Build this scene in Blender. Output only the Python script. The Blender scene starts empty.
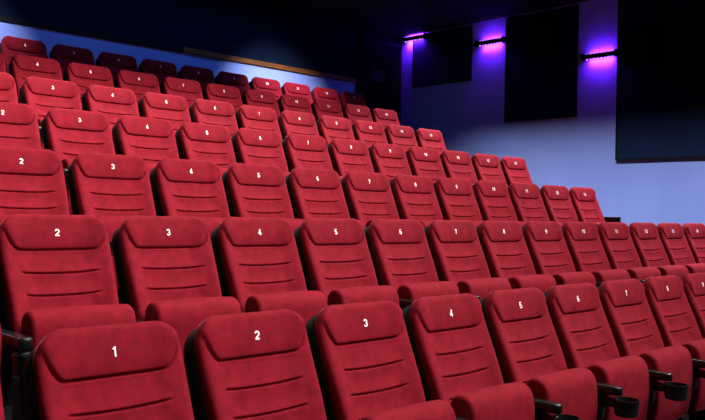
import bpy, bmesh, math, random
from mathutils import Vector, Matrix

random.seed(7)
scene = bpy.context.scene
COL = scene.collection
CAM_H = 1.427              # camera height above the front tier's floor
PITCH = 0.56               # seat to seat distance in a row
NUM_H = 0.97               # height of the seat number above its tier
XW = 10.23                 # side wall plane
YB = 9.40                  # back wall plane
CEIL = CAM_H + 3.06

# ------------------------------------------------------------------ materials
def new_mat(name):
    m = bpy.data.materials.new(name)
    m.use_nodes = True
    nt = m.node_tree
    b = nt.nodes['Principled BSDF']
    return m, nt, b

def setp(b, **kw):
    for k, val in kw.items():
        b.inputs[k.replace('_', ' ')].default_value = val

def velvet(name, dark, light, scale=26, sheen=0.26):
    m, nt, b = new_mat(name)
    tc = nt.nodes.new('ShaderNodeTexCoord')
    oi = nt.nodes.new('ShaderNodeObjectInfo')
    add = nt.nodes.new('ShaderNodeVectorMath'); add.operation = 'ADD'
    sc = nt.nodes.new('ShaderNodeVectorMath'); sc.operation = 'SCALE'; sc.inputs['Scale'].default_value = 1.0
    cmb = nt.nodes.new('ShaderNodeCombineXYZ')
    mul = nt.nodes.new('ShaderNodeMath'); mul.operation = 'MULTIPLY'; mul.inputs[1].default_value = 37.0
    nt.links.new(oi.outputs['Random'], mul.inputs[0])
    nt.links.new(mul.outputs[0], cmb.inputs[0]); nt.links.new(mul.outputs[0], cmb.inputs[2])
    nt.links.new(tc.outputs['Object'], add.inputs[0]); nt.links.new(cmb.outputs[0], add.inputs[1])
    n1 = nt.nodes.new('ShaderNodeTexNoise'); n1.inputs['Scale'].default_value = 20; n1.inputs['Detail'].default_value = 5; n1.inputs['Roughness'].default_value = 0.62
    n2 = nt.nodes.new('ShaderNodeTexNoise'); n2.inputs['Scale'].default_value = 420; n2.inputs['Detail'].default_value = 2
    nt.links.new(add.outputs[0], n1.inputs['Vector']); nt.links.new(add.outputs[0], n2.inputs['Vector'])
    mix = nt.nodes.new('ShaderNodeMath'); mix.operation = 'MULTIPLY_ADD'; mix.inputs[1].default_value = 0.35
    nt.links.new(n2.outputs['Fac'], mix.inputs[0]); nt.links.new(n1.outputs['Fac'], mix.inputs[2])
    cr = nt.nodes.new('ShaderNodeValToRGB')
    cr.color_ramp.elements[0].position = 0.48; cr.color_ramp.elements[0].color = (*dark, 1)
    cr.color_ramp.elements[1].position = 0.86; cr.color_ramp.elements[1].color = (*light, 1)
    nt.links.new(mix.outputs[0], cr.inputs['Fac'])
    nt.links.new(cr.outputs['Color'], b.inputs['Base Color'])
    bp = nt.nodes.new('ShaderNodeBump'); bp.inputs['Strength'].default_value = 0.25; bp.inputs['Distance'].default_value = 0.002
    nt.links.new(mix.outputs[0], bp.inputs['Height']); nt.links.new(bp.outputs['Normal'], b.inputs['Normal'])
    setp(b, Roughness=0.85, Sheen_Weight=sheen, Sheen_Roughness=0.2)
    b.inputs['Sheen Tint'].default_value = (1.0, 0.24, 0.33, 1)
    b.inputs['Specular IOR Level'].default_value = 0.15
    return m

def paint(name, c1, c2, rough=0.8, scale=3.0, bump=0.05, spec=0.3, bscale=60):
    m, nt, b = new_mat(name)
    tc = nt.nodes.new('ShaderNodeTexCoord')
    n = nt.nodes.new('ShaderNodeTexNoise'); n.inputs['Scale'].default_value = scale; n.inputs['Detail'].default_value = 6
    nt.links.new(tc.outputs['Object'], n.inputs['Vector'])
    cr = nt.nodes.new('ShaderNodeValToRGB')
    cr.color_ramp.elements[0].position = 0.3; cr.color_ramp.elements[0].color = (*c1, 1)
    cr.color_ramp.elements[1].position = 0.7; cr.color_ramp.elements[1].color = (*c2, 1)
    nt.links.new(n.outputs['Fac'], cr.inputs['Fac']); nt.links.new(cr.outputs['Color'], b.inputs['Base Color'])
    n2 = nt.nodes.new('ShaderNodeTexNoise'); n2.inputs['Scale'].default_value = bscale; n2.inputs['Detail'].default_value = 4
    nt.links.new(tc.outputs['Object'], n2.inputs['Vector'])
    bp = nt.nodes.new('ShaderNodeBump'); bp.inputs['Strength'].default_value = bump; bp.inputs['Distance'].default_value = 0.01
    nt.links.new(n2.outputs['Fac'], bp.inputs['Height']); nt.links.new(bp.outputs['Normal'], b.inputs['Normal'])
    setp(b, Roughness=rough)
    b.inputs['Specular IOR Level'].default_value = spec
    return m

def glow(name, col, strength):
    m, nt, b = new_mat(name)
    setp(b, Roughness=0.4)
    b.inputs['Base Color'].default_value = (*col, 1)
    b.inputs['Emission Color'].default_value = (*col, 1)
    b.inputs['Emission Strength'].default_value = strength
    return m

M_RED = velvet('red_velvet', (0.150, 0.0013, 0.0082), (0.235, 0.0034, 0.0150))
M_PLASTIC = paint('black_plastic', (0.006, 0.006, 0.007), (0.010, 0.010, 0.011), rough=0.24, scale=8, bump=0.04, spec=0.5, bscale=300)
M_SHELL = paint('black_shell', (0.003, 0.0025, 0.003), (0.005, 0.004, 0.0045), rough=0.6, scale=8, bump=0.04, spec=0.12, bscale=200)
M_STEEL = paint('dark_steel', (0.012, 0.012, 0.013), (0.02, 0.02, 0.02), rough=0.45, scale=10, bump=0.03, spec=0.4)
M_DIGIT = paint('white_digit', (0.86, 0.86, 0.86), (0.92, 0.92, 0.92), rough=0.6, scale=30, bump=0.0)
M_WALL = paint('blue_grey_paint', (0.26, 0.34, 0.82), (0.31, 0.39, 0.88), rough=0.85, scale=1.2, bump=0.12)
M_NAVY = paint('navy_cloth', (0.0022, 0.006, 0.020), (0.003, 0.008, 0.026), rough=0.95, scale=5, bump=0.2, spec=0.1, bscale=200)
M_PANEL = paint('acoustic_cloth', (0.006, 0.015, 0.050), (0.008, 0.019, 0.060), rough=0.95, scale=4, bump=0.25, spec=0.1, bscale=180)
M_EDGE = paint('panel_edge', (0.003, 0.003, 0.005), (0.005, 0.005, 0.008), rough=0.8, scale=6, bump=0.05, spec=0.2)
M_BLACK = paint('matt_black', (0.002, 0.002, 0.0025), (0.004, 0.004, 0.005), rough=0.9, scale=3, bump=0.05, spec=0.1)
M_CEIL = paint('ceiling_black', (0.004, 0.003, 0.005), (0.007, 0.006, 0.008), rough=0.9, scale=3, bump=0.05, spec=0.15)
M_WOOD = paint('brown_wood', (0.13, 0.036, 0.007), (0.22, 0.065, 0.012), rough=0.5, scale=7, bump=0.05)
M_CARPET = paint('dark_carpet', (0.010, 0.008, 0.010), (0.022, 0.018, 0.022), rough=0.98, scale=14, bump=0.4, spec=0.05, bscale=300)
M_GREY = paint('grey_sign_face', (0.04, 0.04, 0.035), (0.05, 0.05, 0.045), rough=0.6, scale=6)
M_LED_P = glow('led_pink', (1.0, 0.25, 0.85), 2.5)
M_LED_B = glow('led_blue', (0.25, 0.2, 1.0), 2.5)

# ------------------------------------------------------------------ mesh tools
def link(name, bm, mat, parent=None, smooth=True):
    me = bpy.data.meshes.new(name)
    bm.normal_update()
    bm.to_mesh(me); bm.free()
    me.materials.append(mat)
    if smooth:
        for p in me.polygons: p.use_smooth = True
    o = bpy.data.objects.new(name, me); COL.objects.link(o)
    if parent: o.parent = parent
    return o

def add_box(bm, x0, x1, y0, y1, z0, z1, bev=0.0, seg=2):
    r = bmesh.ops.create_cube(bm, size=1.0)
    vs = r['verts']
    for v in vs:
        v.co = Vector(((x0 + x1) / 2 + v.co.x * (x1 - x0), (y0 + y1) / 2 + v.co.y * (y1 - y0), (z0 + z1) / 2 + v.co.z * (z1 - z0)))
    if bev > 0:
        es = list({e for v in vs for e in v.link_edges})
        bmesh.ops.bevel(bm, geom=es, offset=bev, segments=seg, profile=0.5, affect='EDGES')

def add_cyl(bm, p0, p1, r0, r1=None, n=24, caps=True):
    p0 = Vector(p0); p1 = Vector(p1); r1 = r0 if r1 is None else r1
    d = p1 - p0
    q = d.to_track_quat('Z', 'Y')
    rings = []
    for p, r in ((p0, r0), (p1, r1)):
        rings.append([bm.verts.new(p + q @ Vector((r * math.cos(2 * math.pi * i / n), r * math.sin(2 * math.pi * i / n), 0))) for i in range(n)])
    for i in range(n):
        bm.faces.new((rings[0][i], rings[0][(i + 1) % n], rings[1][(i + 1) % n], rings[1][i]))
    if caps:
        bm.faces.new(list(reversed(rings[0]))); bm.faces.new(rings[1])

def add_lathe(bm, prof, n=32, c=(0, 0)):
    rings = []
    for r, z in prof:
        rings.append([bm.verts.new((c[0] + r * math.cos(2 * math.pi * i / n), c[1] + r * math.sin(2 * math.pi * i / n), z)) for i in range(n)])
    for a, b in zip(rings[:-1], rings[1:]):
        for i in range(n):
            bm.faces.new((a[i], a[(i + 1) % n], b[(i + 1) % n], b[i]))
    bm.faces.new(list(reversed(rings[0]))); bm.faces.new(rings[-1])

def sharpen(o, ang=40):
    me = o.data
    bm = bmesh.new(); bm.from_mesh(me)
    for e in bm.edges:
        if len(e.link_faces) == 2 and e.calc_face_angle(0) > math.radians(ang): e.smooth = False
    bm.to_mesh(me); bm.free()
    return o

def tag(o, label, cat, group=None):
    o['label'] = label; o['category'] = cat
    if group: o['group'] = group
    return o

def struct(name, bm, mat, smooth=False):
    o = link(name, bm, mat, None, smooth); o['kind'] = 'structure'
    return o

# ------------------------------------------------------------------ the seat
REC = math.radians(20)
U = Vector((0, math.sin(REC), math.cos(REC)))
NN = Vector((0, -math.cos(REC), math.sin(REC)))
ORG = Vector((0, 0, NUM_H))
TT, TB, W, CR = 0.090, -0.50, 0.248, 0.102

def on_back(s, t, d):
    return ORG + Vector((s, 0, 0)) + U * t + NN * d

def smooth01(x):
    x = max(0.0, min(1.0, x)); return x * x * (3 - 2 * x)

def half_w(t, w=W, top=TT, cr=CR):
    k = t - (top - cr)
    if k > 0: return w - cr + math.sqrt(max(cr * cr - k * k, 0))
    return w - 0.012 * smooth01((-0.05 - t) / 0.4)

def edge_dist(s, t):
    w = half_w(min(t, TT - CR))
    qx, qt = abs(s) - (w - CR), t - (TT - CR)
    if qx > 0 and qt > 0: return CR - math.hypot(qx, qt)
    return min(w - abs(s), TT - t)

def gauss(x, w): return math.exp(-(x / w) ** 2)

def depth(s, t):
    e = edge_dist(s, t)
    R = 0.034
    # side bolsters come forward, more so towards the lumbar
    d = smooth01((abs(s) - 0.11) / 0.13) * (0.020 + 0.018 * smooth01((0.0 - t) / 0.36))
    d += 0.004 * smooth01((-0.05 - t) / 0.3)
    if e < R:
        k = 1 - max(e, 0) / R
        d -= 0.022 * (1 - math.sqrt(max(1 - k ** 2.4, 0)))
    a = max(0.0, (abs(s) - 0.172) / 0.056)
    gl = -0.074 + 0.075 * min(a, 1.4) ** 1.9
    if t > gl: d += 0.10 * smooth01((t - gl) / 0.02) * (t - gl) + 0.007 * math.sin(math.pi * min(1, max(0, (t - gl) / (TT - gl))) ** 0.8)
    else: d -= 0.003 * smooth01((gl - t) / 0.02)
    f = 1 - smooth01((abs(s) - 0.206) / 0.034)
    slope = math.sqrt(1 + (0.075 * 1.9 / 0.056 * min(a, 1.4) ** 0.9) ** 2)
    d -= 0.017 * f * gauss((t - gl) / slope, 0.0044)
    for t0, hw in ((-0.178, 0.175), (-0.278, 0.168), (-0.378, 0.155)):
        tg = t0 - 0.004 + 0.006 * (s / hw) ** 2
        f = 1 - smooth01((abs(s) - hw + 0.022) / 0.03)
        d -= 0.015 * f * gauss(t - tg, 0.0036)
        d += 0.005 * f * gauss(t - tg, 0.03)
    return d

def backrest_bm():
    bm = bmesh.new()
    ts = []
    t = TB
    while t < TT - 0.05:
        near = min(abs(t - q) for q in (-0.075, -0.06, -0.18, -0.28, -0.38, -0.03, -0.04, 0.0))
        ts.append(t); t += 0.0022 if near < 0.018 else 0.007
    n = 16
    for i in range(n + 1):
        ts.append(TT - 0.05 * (1 - math.sin(math.pi / 2 * i / n)) if i else TT - 0.05)
    ns = 84
    us = [math.sin(math.pi / 2 * (2 * i / ns - 1) * 0.8) / math.sin(math.pi / 2 * 0.8) for i in range(ns + 1)]
    g = []
    for t in ts:
        w = half_w(t)
        g.append([bm.verts.new(on_back(u * w, t, depth(u * w, t))) for u in us])
    for a, b in zip(g[:-1], g[1:]):
        for i in range(ns): bm.faces.new((a[i], a[i + 1], b[i + 1], b[i]))
    border = [g[0][i] for i in range(ns + 1)] + [r[-1] for r in g[1:]] + [g[-1][i] for i in range(ns - 1, -1, -1)] + [r[0] for r in g[-2:0:-1]]
    prev = border
    for dd, inset in ((-0.024, 0.0), (-0.030, 0.004), (-0.036, 0.014)):
        ring = []
        for v in border:
            p = v.co - ORG
            s, t = p.x, p.dot(U)
            c = (0, -0.2)
            k = 1 - inset / 0.25
            ring.append(bm.verts.new(on_back(s * k, c[1] + (t - c[1]) * (1 - inset / 0.28), dd)))
        m = len(ring)
        for i in range(m): bm.faces.new((prev[(i + 1) % m], prev[i], ring[i], ring[(i + 1) % m]))
        prev = ring
    bm.faces.new(list(reversed(prev)))
    bmesh.ops.recalc_face_normals(bm, faces=bm.faces[:])
    return bm

def outline(w, top, bot, cr, n=10):
    pts = [(-w + 0.01, bot), (w - 0.01, bot)]
    for i in range(n + 1):
        a = math.pi / 2 * i / n
        pts.append((w - cr + cr * math.cos(a), top - cr + cr * math.sin(a)))
    for i in range(n + 1):
        a = math.pi / 2 * (1 + i / n)
        pts.append((-w + cr + cr * math.cos(a), top - cr + cr * math.sin(a)))
    return pts

def shell_bm():
    bm = bmesh.new()
    rings = []
    for d, k in ((-0.022, -0.010), (-0.028, 0.0), (-0.092, 0.0), (-0.108, -0.008), (-0.118, -0.03)):
        pts = outline(0.252 + k, 0.072 + k, -0.52 - k, 0.104)
        rings.append([bm.verts.new(on_back(s, t, d)) for s, t in pts])
    for a, b in zip(rings[:-1], rings[1:]):
        m = len(a)
        for i in range(m): bm.faces.new((a[i], a[(i + 1) % m], b[(i + 1) % m], b[i]))
    bm.faces.new(rings[0]); bm.faces.new(list(reversed(rings[-1])))
    bmesh.ops.recalc_face_normals(bm, faces=bm.faces[:])
    return bm

def spline(pts, per=8):
    out = []; n = len(pts)
    for i in range(n):
        p0, p1, p2, p3 = (Vector(pts[(i + k - 1) % n]) for k in range(4))
        for j in range(per):
            t = j / per
            out.append(0.5 * ((2 * p1) + (p2 - p0) * t + (2 * p0 - 5 * p1 + 4 * p2 - p3) * t * t + (3 * p1 - p0 - 3 * p2 + p3) * t ** 3))
    return out

def cushion_bm():
    bm = bmesh.new()
    prof = spline([(-0.222, -0.375), (-0.226, -0.325), (-0.250, -0.292), (-0.292, -0.282), (-0.332, -0.298), (-0.355, -0.336), (-0.364, -0.40),
                   (-0.366, -0.50), (-0.352, -0.62), (-0.325, -0.695), (-0.275, -0.715), (-0.225, -0.68), (-0.212, -0.58), (-0.215, -0.47)])
    c = Vector((-0.29, -0.5))
    hw = 0.227; r = 0.018
    xs = []
    for i in range(7):
        a = math.pi / 2 * i / 6
        xs.append((-hw + r * (1 - math.sin(a)), r * (1 - math.cos(a))))
    xs = [(-hw + r * (1 - math.sin(math.pi / 2 * i / 6)), r * (1 - math.cos(math.pi / 2 * (1 - (1 - i / 6)) )) ) for i in range(7)]
    stations = []
    for i in range(7):                      # quarter circle from the end face to the side
        a = math.pi / 2 * i / 6
        stations.append((-hw + r * (1 - math.sin(a)), r * (1 - math.cos(math.pi / 2 - a))))
    stations = [(-hw + r * (1 - math.cos(math.pi / 2 * i / 6)), r * (1 - math.sin(math.pi / 2 * i / 6))) for i in range(7)]
    mid = [(-hw + r + (2 * hw - 2 * r) * i / 10, 0.0) for i in range(1, 10)]
    stations = stations + mid + [(-x, k) for x, k in reversed(stations)]
    rings = []
    for x, ins in stations:
        puff = 0.006 * (1 - (x / hw) ** 2)
        ring = []
        m = len(prof)
        for i, p in enumerate(prof):
            tan = (prof[(i + 1) % m] - prof[i - 1]).normalized()
            nrm = Vector((-tan.y, tan.x))
            if nrm.dot(p - c) < 0: nrm = -nrm
            q = p + nrm * (puff - ins)
            ring.append(bm.verts.new((x, q.x + 0.032, NUM_H - 0.020 + q.y)))
        rings.append(ring)
    for a, b in zip(rings[:-1], rings[1:]):
        m = len(a)
        for i in range(m): bm.faces.new((a[i], a[(i + 1) % m], b[(i + 1) % m], b[i]))
    bm.faces.new(rings[0]); bm.faces.new(list(reversed(rings[-1])))
    bmesh.ops.recalc_face_normals(bm, faces=bm.faces[:])
    return bm

ARM_X, ARM_TOP = 0.280, NUM_H - 0.386
def armrest_bm():
    bm = bmesh.new()
    hw = 0.0295
    pts = [(0.0255, -0.03), (0.0255, -0.10), (hw, -0.16), (hw, -0.405)]
    for i in range(1, 9):
        a = math.pi * i / 9
        pts.append((hw * math.cos(a), -0.405 - 0.026 * math.sin(a)))
    pts += [(-hw, -0.405), (-hw, -0.16), (-0.0255, -0.10), (-0.0255, -0.03)]
    rings = []
    for z, ins in ((-0.044, 0.006), (-0.038, 0.0), (-0.008, 0.0), (-0.002, 0.003), (0.0, 0.009)):
        ring = []
        for x, y in pts:
            k = 1 - ins / hw
            ring.append(bm.verts.new((ARM_X + x * k, y + (ins if y < -0.4 else -ins), ARM_TOP + z + 0.004)))
        rings.append(ring)
    for a, b in zip(rings[:-1], rings[1:]):
        m = len(a)
        for i in range(m): bm.faces.new((a[i], a[(i + 1) % m], b[(i + 1) % m], b[i]))
    bm.faces.new(rings[0]); bm.faces.new(rings[-1])
    bmesh.ops.recalc_face_normals(bm, faces=bm.faces[:])
    return bm

def cup_bm():
    bm = bmesh.new()
    z1 = NUM_H - 0.437; z0 = z1 - 0.082
    add_lathe(bm, [(0.046, z0), (0.055, z0 + 0.004), (0.059, z0 + 0.03), (0.062, z1 - 0.012), (0.065, z1 - 0.008), (0.065, z1), (0.060, z1), (0.058, z1 - 0.01), (0.053, z0 + 0.02), (0.046, z0 + 0.010)], 36, (ARM_X, -0.453))
    add_box(bm, ARM_X - 0.018, ARM_X + 0.018, -0.412, -0.33, z1 - 0.05, z1 - 0.004, 0.004)
    bmesh.ops.recalc_face_normals(bm, faces=bm.faces[:])
    return bm

def support_bm():
    bm = bmesh.new()
    prof = [(-0.04, 0.55), (-0.34, 0.545), (-0.33, 0.42), (-0.26, 0.30), (-0.24, 0.06), (-0.30, 0.02), (-0.30, 0.0), (-0.02, 0.0), (-0.02, 0.02), (-0.06, 0.06), (-0.05, 0.30)]
    a = [bm.verts.new((ARM_X - 0.016, y, z)) for y, z in prof]
    b = [bm.verts.new((ARM_X + 0.016, y, z)) for y, z in prof]
    m = len(prof)
    for i in range(m): bm.faces.new((a[i], a[(i + 1) % m], b[(i + 1) % m], b[i]))
    bm.faces.new(a); bm.faces.new(b)
    bmesh.ops.recalc_face_normals(bm, faces=bm.faces[:])
    return bm

def bracket_bm():                            # pivot arms that carry the tipped cushion and the backrest
    bm = bmesh.new()
    add_box(bm, -0.262, 0.262, -0.232, -0.172, 0.405, 0.445, 0.006)
    add_box(bm, -0.262, -0.246, -0.235, -0.06, 0.395, 0.525, 0.004)
    add_box(bm, 0.246, 0.262, -0.235, -0.06, 0.395, 0.525, 0.004)
    return bm

def arc(cx, cy, rx, ry, a0, a1, n=14):
    return [(cx + rx * math.cos(math.radians(a0 + (a1 - a0) * i / n)), cy + ry * math.sin(math.radians(a0 + (a1 - a0) * i / n))) for i in range(n + 1)]
GLYPHS = {   # centre lines of heavy condensed figures, unit height, baseline at 0
    '0': [arc(0.25, 0.5, 0.19, 0.39, 0, 360, 28)],
    '1': [[(0.08, 0.72), (0.22, 0.80), (0.27, 0.89), (0.27, 0.0)]],
    '2': [arc(0.25, 0.67, 0.19, 0.22, 170, -38) + [(0.10, 0.20), (0.06, 0.11), (0.46, 0.11)]],
    '3': [arc(0.24, 0.69, 0.18, 0.20, 165, -90) , arc(0.24, 0.30, 0.20, 0.19, 90, -165)],
    '4': [[(0.50, 0.26), (0.06, 0.26), (0.33, 0.92), (0.33, 0.0)]],
    '5': [[(0.44, 0.89), (0.12, 0.89), (0.09, 0.50)] + arc(0.24, 0.33, 0.20, 0.22, 140, -165)],
    '6': [arc(0.25, 0.32, 0.19, 0.21, 0, 360, 24), arc(0.27, 0.55, 0.21, 0.34, 60, 190)],
    '7': [[(0.05, 0.89), (0.45, 0.89), (0.30, 0.55), (0.20, 0.0)]],
    '8': [arc(0.25, 0.70, 0.165, 0.19, 0, 360, 24), arc(0.25, 0.30, 0.195, 0.20, 0, 360, 24)],
    '9': [arc(0.25, 0.68, 0.19, 0.21, 0, 360, 24), arc(0.23, 0.45, 0.21, 0.34, -120, 10)],
}
digit_cache = {}
def digit_mesh(n):
    if n in digit_cache: return digit_cache[n]
    H, HW = 0.034, 0.088
    txt = str(n); adv = 0.74
    bm = bmesh.new()
    def P(x, y):
        x, y = (x - 0.25 - adv * (len(txt) - 1) / 2) * H, (y - 0.5) * H
        return on_back(x, y, depth(x, y) + 0.0014)
    for k, ch in enumerate(txt):
        for line in GLYPHS[ch]:
            L = [(0.25 + (x - 0.25) * 1.25 + k * adv, y) for x, y in line]
            for (x0, y0), (x1, y1) in zip(L[:-1], L[1:]):
                dx, dy = x1 - x0, y1 - y0; l = math.hypot(dx, dy) or 1
                nx, ny = -dy / l * HW, dx / l * HW
                bm.faces.new([bm.verts.new(P(*q)) for q in ((x0 - nx, y0 - ny), (x1 - nx, y1 - ny), (x1 + nx, y1 + ny), (x0 + nx, y0 + ny))])
            for x, y in L[1:-1]:
                bm.faces.new([bm.verts.new(P(x + HW * math.cos(a * math.pi / 5), y + HW * math.sin(a * math.pi / 5))) for a in range(10)])
    for f_ in bm.faces:
        f_.normal_update()
        if f_.normal.dot(NN) < 0: f_.normal_flip()
    me = bpy.data.meshes.new('seat_number'); bm.to_mesh(me); bm.free()
    me.materials.append(M_DIGIT)
    digit_cache[n] = me
    return me

proto = bpy.data.objects.new('cinema_seat', None); COL.objects.link(proto)
P_BACK = link('backrest', backrest_bm(), M_RED, proto)
P_SHELL = link('back_shell', shell_bm(), M_SHELL, proto)
P_CUSH = link('seat_cushion', cushion_bm(), M_RED, proto)
P_BRK = sharpen(link('pivot_bracket', bracket_bm(), M_STEEL, proto))
P_ARM = sharpen(link('armrest', armrest_bm(), M_PLASTIC, proto), 50)
P_CUP = sharpen(link('cup_holder', cup_bm(), M_PLASTIC, P_ARM), 50)
P_SUP = link('support_leg', support_bm(), M_STEEL, proto, smooth=False)
P_SHELL['label'] = 'black plastic rear shell'
P_NUM = bpy.data.objects.new('seat_number', digit_mesh(1)); COL.objects.link(P_NUM); P_NUM.parent = proto
P_NUM['label'] = 'white printed number'
for o_ in (P_ARM, P_CUP): o_['label'] = 'glossy black plastic ' + o_.name.replace('_', ' ')

def copy_tree(o, parent=None):
    c = o.copy(); COL.objects.link(c); c.parent = parent
    for ch in list(o.children): copy_tree(ch, c)
    return c

ROWS = [  # number position of seat 4 (x, y, z relative to the camera), first and last seat
    ('front', 2.9238, 2.3658, -0.4569, 0, 10),
    ('second', 2.6581, 3.4761, -0.1156, 1, 14),
    ('third', 2.9372, 4.5944, 0.2536, 2, 13),
    ('fourth', 3.2494, 5.7238, 0.6476, 2, 13),
    ('fifth', 3.5289, 6.8484, 1.0341, 2, 12),
    ('sixth', 3.2929, 7.9653, 1.4173, 3, 13),
    ('seventh and rearmost', 3.5382, 8.8974, 1.7739, 4, 13),
]
WORDS = 'unnumbered one two three four five six seven eight nine ten eleven twelve thirteen fourteen'.split()
first_used = False
NUDGE = {(0, 0): -0.045, (0, 1): -0.003, (1, 1): -0.012}
tiers = []
for ri, (rn, x4, y, z, n0, n1) in enumerate(ROWS):
    fz = z + CAM_H - NUM_H
    tiers.append((y, fz))
    for n in range(n0, n1 + 1):
        s = proto if not first_used else copy_tree(proto)
        first_used = True
        s.location = (x4 + (n - 4) * PITCH + NUDGE.get((ri, n), 0.0), y, fz)
        rowtxt = 'front row' if ri == 0 else (rn + ' row' + ('' if ri == 6 else ' from the front'))
        if n == 0:
            lab = 'red velvet cinema seat cut off beside seat one in the front row'
        elif n == n1 and ri in (2, 3, 4, 5, 6):
            lab = 'red velvet cinema seat %s ending the %s at the aisle' % (WORDS[n], rowtxt)
        else:
            lab = 'red velvet tip-up cinema seat with white number %s in the %s' % (WORDS[n], rowtxt)
        if ri == 6 and n in (5, 6, 7): lab = 'shadowed dark red cinema seat %s in the rearmost row by the back wall' % WORDS[n]
        tag(s, lab, 'seat', 'numbered red cinema seats')
        for ch in s.children:
            if ch.name.startswith('seat_number'):
                if n == 0: NUM0 = ch
                ch.data = digit_mesh(n)
        if ri == 2 and n == n1:
            bm = bmesh.new(); add_box(bm, 0.312, 0.335, -0.27, 0.16, 0.0, NUM_H - 0.236, 0.004)
            e = link('end_panel', bm, M_STEEL, s, False); e['label'] = 'flat black panel closing the row end'
bpy.data.objects.remove(NUM0)

# ------------------------------------------------------------------ tiers, walls, ceiling
XL = -2.5
bounds = [tiers[0][0] - 2.6] + [t[0] + 0.27 for t in tiers[:-1]] + [YB + 0.5]
for i, (y, fz) in enumerate(tiers):
    bm = bmesh.new()
    add_box(bm, XL, XW + 0.3, bounds[i], bounds[i + 1], -0.3, fz)
    struct('floor' if i == 0 else 'floor.%03d' % i, bm, M_CARPET)

XD = 9.10
TRIM_Z = CAM_H + 2.155
bm = bmesh.new(); add_box(bm, XL, XD, YB, YB + 0.25, 1.5, TRIM_Z); struct('wall_back', bm, M_WALL)
bm = bmesh.new(); add_box(bm, XL, XD, YB, YB + 0.25, TRIM_Z, CEIL + 0.3); struct('wall_back_upper', bm, M_NAVY)
bm = bmesh.new(); add_box(bm, XD, XW + 0.3, YB + 0.02, YB + 0.25, 1.5, CEIL + 0.3); struct('wall_back_exit', bm, M_BLACK)
bm = bmesh.new(); add_box(bm, XL, 5.85, YB - 0.02, YB, TRIM_Z - 0.045, TRIM_Z + 0.02, 0.004); struct('trim_1', bm, M_EDGE)
bm = bmesh.new(); add_box(bm, 5.85, XD, YB - 0.035, YB, TRIM_Z - 0.035, TRIM_Z + 0.035, 0.006); struct('trim_2', bm, M_WOOD)
bm = bmesh.new(); add_box(bm, XW, XW + 0.3, -0.3, YB + 0.3, -0.3, CEIL + 0.3); struct('wall_right', bm, M_WALL)
bm = bmesh.new(); add_box(bm, XL, XW + 0.3, -4.0, YB + 0.3, CEIL, CEIL + 0.1); struct('ceiling', bm, M_CEIL)
# exit door in the dark end of the back wall
bm = bmesh.new(); add_box(bm, 9.20, 10.12, YB - 0.02, YB + 0.02, 2.231, 4.25, 0.004); door = struct('door_1', bm, M_BLACK)
bm = bmesh.new()
add_box(bm, 9.14, 9.20, YB - 0.03, YB + 0.02, 2.231, 4.32, 0.004); add_box(bm, 10.12, 10.17, YB - 0.03, YB + 0.02, 2.231, 4.32, 0.004)
add_box(bm, 9.14, 10.17, YB - 0.03, YB + 0.02, 4.25, 4.32, 0.004)
link('door_frame', bm, M_EDGE, door, False)
sg = bpy.data.objects.new('wall_notice', None); COL.objects.link(sg); sg.location = (9.606, YB - 0.02, CAM_H + 2.30)
tag(sg, 'small dim grey square notice on the black exit door', 'notice')
bm = bmesh.new(); add_box(bm, -0.155, 0.155, -0.012, 0.0, -0.095, 0.095, 0.003); link('notice_face', bm, M_GREY, sg, False)
bm = bmesh.new()
for a in ((-0.17, 0.17, 0.095, 0.11), (-0.17, 0.17, -0.11, -0.095), (-0.17, -0.155, -0.095, 0.095), (0.155, 0.17, -0.095, 0.095)):
    add_box(bm, a[0], a[1], -0.016, 0.0, a[2], a[3])
link('notice_frame', bm, M_EDGE, sg, False)

# ------------------------------------------------------------------ acoustic panels, speakers on the side wall
def panel(y0, y1, z0, z1, label):
    r = bpy.data.objects.new('acoustic_panel', None); COL.objects.link(r)
    r.location = (XW, (y0 + y1) / 2, z0); tag(r, label, 'wall panel', 'dark acoustic panels on the side wall')
    h = (y1 - y0) / 2; H = z1 - z0; fr = 0.022; D = 0.028
    bm = bmesh.new(); add_box(bm, -D + 0.006, 0.0, -h + fr, h - fr, fr, H - fr, 0.004); link('fabric_face', bm, M_PANEL, r, False)
    bm = bmesh.new()
    add_box(bm, -D, 0, -h, h, 0, fr); add_box(bm, -D, 0, -h, h, H - fr, H)
    add_box(bm, -D, 0, -h, -h + fr, fr, H - fr); add_box(bm, -D, 0, h - fr, h, fr, H - fr)
    link('panel_frame', bm, M_EDGE, r, False)
PT = CEIL - 0.03
panel(7.905, 9.15, CAM_H + 2.15, PT, 'dark acoustic wall panel in the corner beside the exit door')
panel(6.02, 7.25, CAM_H + 1.435, PT, 'dark acoustic wall panel between the two complete violet wall lights')
panel(3.92, 5.41, CAM_H + 0.79, PT, 'largest dark acoustic wall panel, hanging lowest above the second row')

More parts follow.
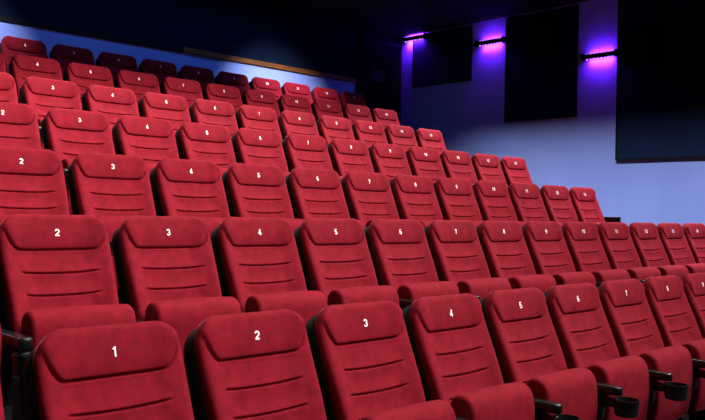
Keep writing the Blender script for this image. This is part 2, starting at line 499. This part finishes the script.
def speaker(y0, y1, z0, z1, label):
    r = bpy.data.objects.new('surround_speaker', None); COL.objects.link(r)
    r.location = (XW - 0.024, (y0 + y1) / 2, z0); tag(r, label, 'speaker', 'black speakers on the side wall panels')
    h = (y1 - y0) / 2; H = z1 - z0
    bm = bmesh.new()
    prof = [(0, 0), (-0.07, 0.0), (-0.15, H), (0, H)]
    a = [bm.verts.new((x, -h, z)) for x, z in prof]; b = [bm.verts.new((x, h, z)) for x, z in prof]
    for i in range(4): bm.faces.new((a[i], a[(i + 1) % 4], b[(i + 1) % 4], b[i]))
    bm.faces.new(a); bm.faces.new(b); bmesh.ops.recalc_face_normals(bm, faces=bm.faces[:])
    bmesh.ops.bevel(bm, geom=bm.edges[:], offset=0.008, segments=2, affect='EDGES')
    link('cabinet', bm, M_BLACK, r, False)
    bm = bmesh.new()
    n = Vector((-H, 0, -0.08)).normalized()
    for (f0, f1) in ((0.05, 0.95),):
        pts = []
        for yy, f in ((-h + 0.02, f0), (h - 0.02, f0), (h - 0.02, f1), (-h + 0.02, f1)):
            pts.append(Vector((-0.07 - 0.08 * f, yy, H * f)))
        v0 = [bm.verts.new(p + n * 0.001) for p in pts]; v1 = [bm.verts.new(p + n * 0.012) for p in pts]
        for i in range(4): bm.faces.new((v0[i], v0[(i + 1) % 4], v1[(i + 1) % 4], v1[i]))
        bm.faces.new(v0); bm.faces.new(v1)
    bmesh.ops.recalc_face_normals(bm, faces=bm.faces[:])
    link('grille', bm, M_EDGE, r, False)
    bm = bmesh.new()
    p = Vector((-0.07 - 0.08 * 0.1, 0, H * 0.1)) + n * 0.012
    bb = [bm.verts.new(p + Vector((0, yy, 0)) + Vector((-0.08, 0, H)).normalized() * tt) for yy, tt in ((-0.03, -0.008), (0.03, -0.008), (0.03, 0.008), (-0.03, 0.008))]
    cc = [bm.verts.new(v.co + n * 0.002) for v in bb]
    for i in range(4): bm.faces.new((bb[i], bb[(i + 1) % 4], cc[(i + 1) % 4], cc[i]))
    bm.faces.new(bb); bm.faces.new(cc); bmesh.ops.recalc_face_normals(bm, faces=bm.faces[:])
    link('badge', bm, M_GREY, r, False)
speaker(6.24, 6.74, CAM_H + 2.40, CAM_H + 2.90, 'black surround speaker on the panel between the two violet wall lights')
speaker(4.84, 5.28, CAM_H + 2.06, CAM_H + 2.50, 'black surround speaker on the largest panel beyond the last violet light')

# ------------------------------------------------------------------ violet wall lights
def sconce(yc, z, label, gain=1.0):
    r = bpy.data.objects.new('wall_light', None); COL.objects.link(r)
    r.location = (XW - 0.075, yc, z); tag(r, label, 'wall light', 'violet up-and-down wall lights')
    L = 0.245
    bm = bmesh.new(); add_cyl(bm, (0, -L, 0), (0, L, 0), 0.034, n=20); link('bar', bm, M_BLACK, r, True)
    sharpen(r.children[0])
    for sgn in (-1, 1):
        bm = bmesh.new(); add_cyl(bm, (0, sgn * L, 0), (0, sgn * (L + 0.022), 0), 0.052, 0.047, n=24)
        sharpen(link('end_cap', bm, M_BLACK, r, True))
    bm = bmesh.new(); add_box(bm, 0.02, 0.075, -0.05, 0.05, -0.025, 0.025, 0.004); link('wall_bracket', bm, M_BLACK, r, False)
    for up in (-1, 1):
        k = 0
        for i in range(8):
            yy = -0.19 + 0.38 * i / 7
            bm = bmesh.new()
            add_cyl(bm, (0.005, yy, up * 0.034), (0.005, yy, up * 0.046), 0.010, 0.007, n=10)
            link('led', bm, M_LED_P if (i + (up > 0)) % 2 else M_LED_B, r, True)
        ld = bpy.data.lights.new('wall_light_beam', 'AREA'); ld.shape = 'RECTANGLE'; ld.size = 0.34; ld.size_y = 0.03
        ld.energy = gain * (5.5 if up < 0 else 2.2); ld.color = (0.27, 0.020, 1.0); ld.spread = math.radians(150)
        lo = bpy.data.objects.new('wall_light_beam', ld); COL.objects.link(lo)
        lo.location = (XW - 0.05, yc, z + up * 0.040)
        d = Vector((0.9, 0, up)).normalized()
        lo.rotation_euler = (-d).to_track_quat('Z', 'Y').to_euler()
sconce(9.09, CAM_H + 2.985, 'violet wall light nearest the exit corner, partly in front of a panel', 2.3)
sconce(7.51, CAM_H + 2.70, 'violet wall light between the corner panel and the middle panel')
sconce(5.65, CAM_H + 2.255, 'lowest violet wall light, beside the largest dark panel')

# ------------------------------------------------------------------ house lighting and added fill lamps
def spot(loc, aim, watts, deg, blend, radius=0.15, col=(1, 0.93, 0.88)):
    ld = bpy.data.lights.new('house_or_rim_spot', 'SPOT'); ld.energy = watts; ld.spot_size = math.radians(deg); ld.spot_blend = blend
    ld.shadow_soft_size = radius; ld.color = col
    o = bpy.data.objects.new('house_or_rim_spot', ld); COL.objects.link(o)
    o.location = loc
    o.rotation_euler = (Vector(aim) - Vector(loc)).to_track_quat('-Z', 'Y').to_euler()
    return o
def strip(y, z, tilt, watts, spread, x0=-0.4, x1=8.6, wid=0.25, col=(1, 0.94, 0.90), name='ceiling_strip_light'):
    ld = bpy.data.lights.new(name, 'AREA'); ld.shape = 'RECTANGLE'; ld.size = x1 - x0; ld.size_y = wid
    ld.energy = watts; ld.color = col; ld.spread = math.radians(spread)
    o = bpy.data.objects.new(name, ld); COL.objects.link(o)
    o.location = ((x0 + x1) / 2, y, z); o.rotation_euler = (math.radians(tilt), 0, 0)
    return o
def lamp_row(y, tilt, watts, spread, lean=24, xs=(1.4, 2.8, 4.2, 5.6, 7.0, 8.4)):
    # square ceiling lamps in a row, all leaning towards the low-x side of the hall
    for x in xs:
        o = strip(y, CEIL - 0.14, tilt, watts, spread, x - 0.15, x + 0.15, 0.3, name='ceiling_lamp')
        d = Vector((-math.tan(math.radians(lean)), math.tan(math.radians(tilt)), -1))
        o.rotation_euler = d.to_track_quat('-Z', 'Y').to_euler()
lamp_row(-1.6, 44, 18, 88)
lamp_row(1.0, 25, 18, 96)
lamp_row(3.3, 25, 24, 96)
lamp_row(5.0, 28, 21, 80)
lamp_row(6.55, 20, 15, 74, xs=(1.4, 2.8, 4.2, 5.6, 7.0, 8.4))
spot((7.1, 7.6, 4.4), (7.45, 9.4, 2.75), 430, 62, 1.0, 0.06, (0.92, 0.95, 1.0))
spot((2.9, 8.2, 4.4), (2.9, 9.4, 3.1), 150, 70, 0.7, 0.05, (0.92, 0.95, 1.0))
for x in (1.2, 3.2, 5.0):  # added rear spots for seat rims and armrest glints, no fixture there
    spot((x, 8.3, 4.40), (x + 1.0, 4.2, 0.9), 110, 74, 0.6, 0.07)
strip(8.7, CEIL - 0.1, 20, 11, 140, 2.0, 7.6, 0.2, (0.10, 0.30, 1.0), 'blue_back_fill')  # added blue fill that tints the back wall, no cove there
blue = strip(0, 0, 0, 1.6, 150, 0, 1.6, 0.1, (0.12, 0.20, 1.0), 'blue_side_fill')  # added weak fill turning the rear side wall bluer
blue.location = (8.9, 7.9, CEIL - 0.06); blue.rotation_euler = (0, 0, math.radians(90))
wash = strip(0, 0, 0, 215, 84, 0, 6.0, 0.12, (0.90, 0.94, 1.0), 'added_wall_wash')  # added strip that brightens the lower side wall, not a hall fixture
wash.location = (8.8, 4.9, CEIL - 0.05)
wash.rotation_euler = Matrix(((0, 1, 0), (1, 0, 0), (0, 0, -1))).to_euler()
wash.rotation_euler = (0, 0, math.radians(90))

w = bpy.data.worlds.new('world'); scene.world = w; w.use_nodes = True
w.node_tree.nodes['Background'].inputs[0].default_value = (0.10, 0.11, 0.16, 1)
w.node_tree.nodes['Background'].inputs[1].default_value = 0.01

# ------------------------------------------------------------------ camera
yaw, pit, rol = 0.76901799, 0.0041946, 0.01978539
cy, sy, cp, sp, cr, sr = math.cos(yaw), math.sin(yaw), math.cos(pit), math.sin(pit), math.cos(rol), math.sin(rol)
f = Vector((sy * cp, cy * cp, sp)); rt = Vector((cy, -sy, 0)); up = rt.cross(f)
r2 = cr * rt + sr * up; u2 = cr * up - sr * rt
cd = bpy.data.cameras.new('camera'); cam = bpy.data.objects.new('camera', cd); COL.objects.link(cam)
cd.sensor_fit = 'HORIZONTAL'; cd.sensor_width = 36.0; cd.lens = 805 / 705 * 36.0; cd.clip_start = 0.05
cam.matrix_world = Matrix(((r2.x, u2.x, -f.x, 0), (r2.y, u2.y, -f.y, 0), (r2.z, u2.z, -f.z, CAM_H), (0, 0, 0, 1)))
scene.camera = cam

scene.view_settings.view_transform = 'Standard'
scene.view_settings.look = 'None'
scene.cycles.use_denoising = True
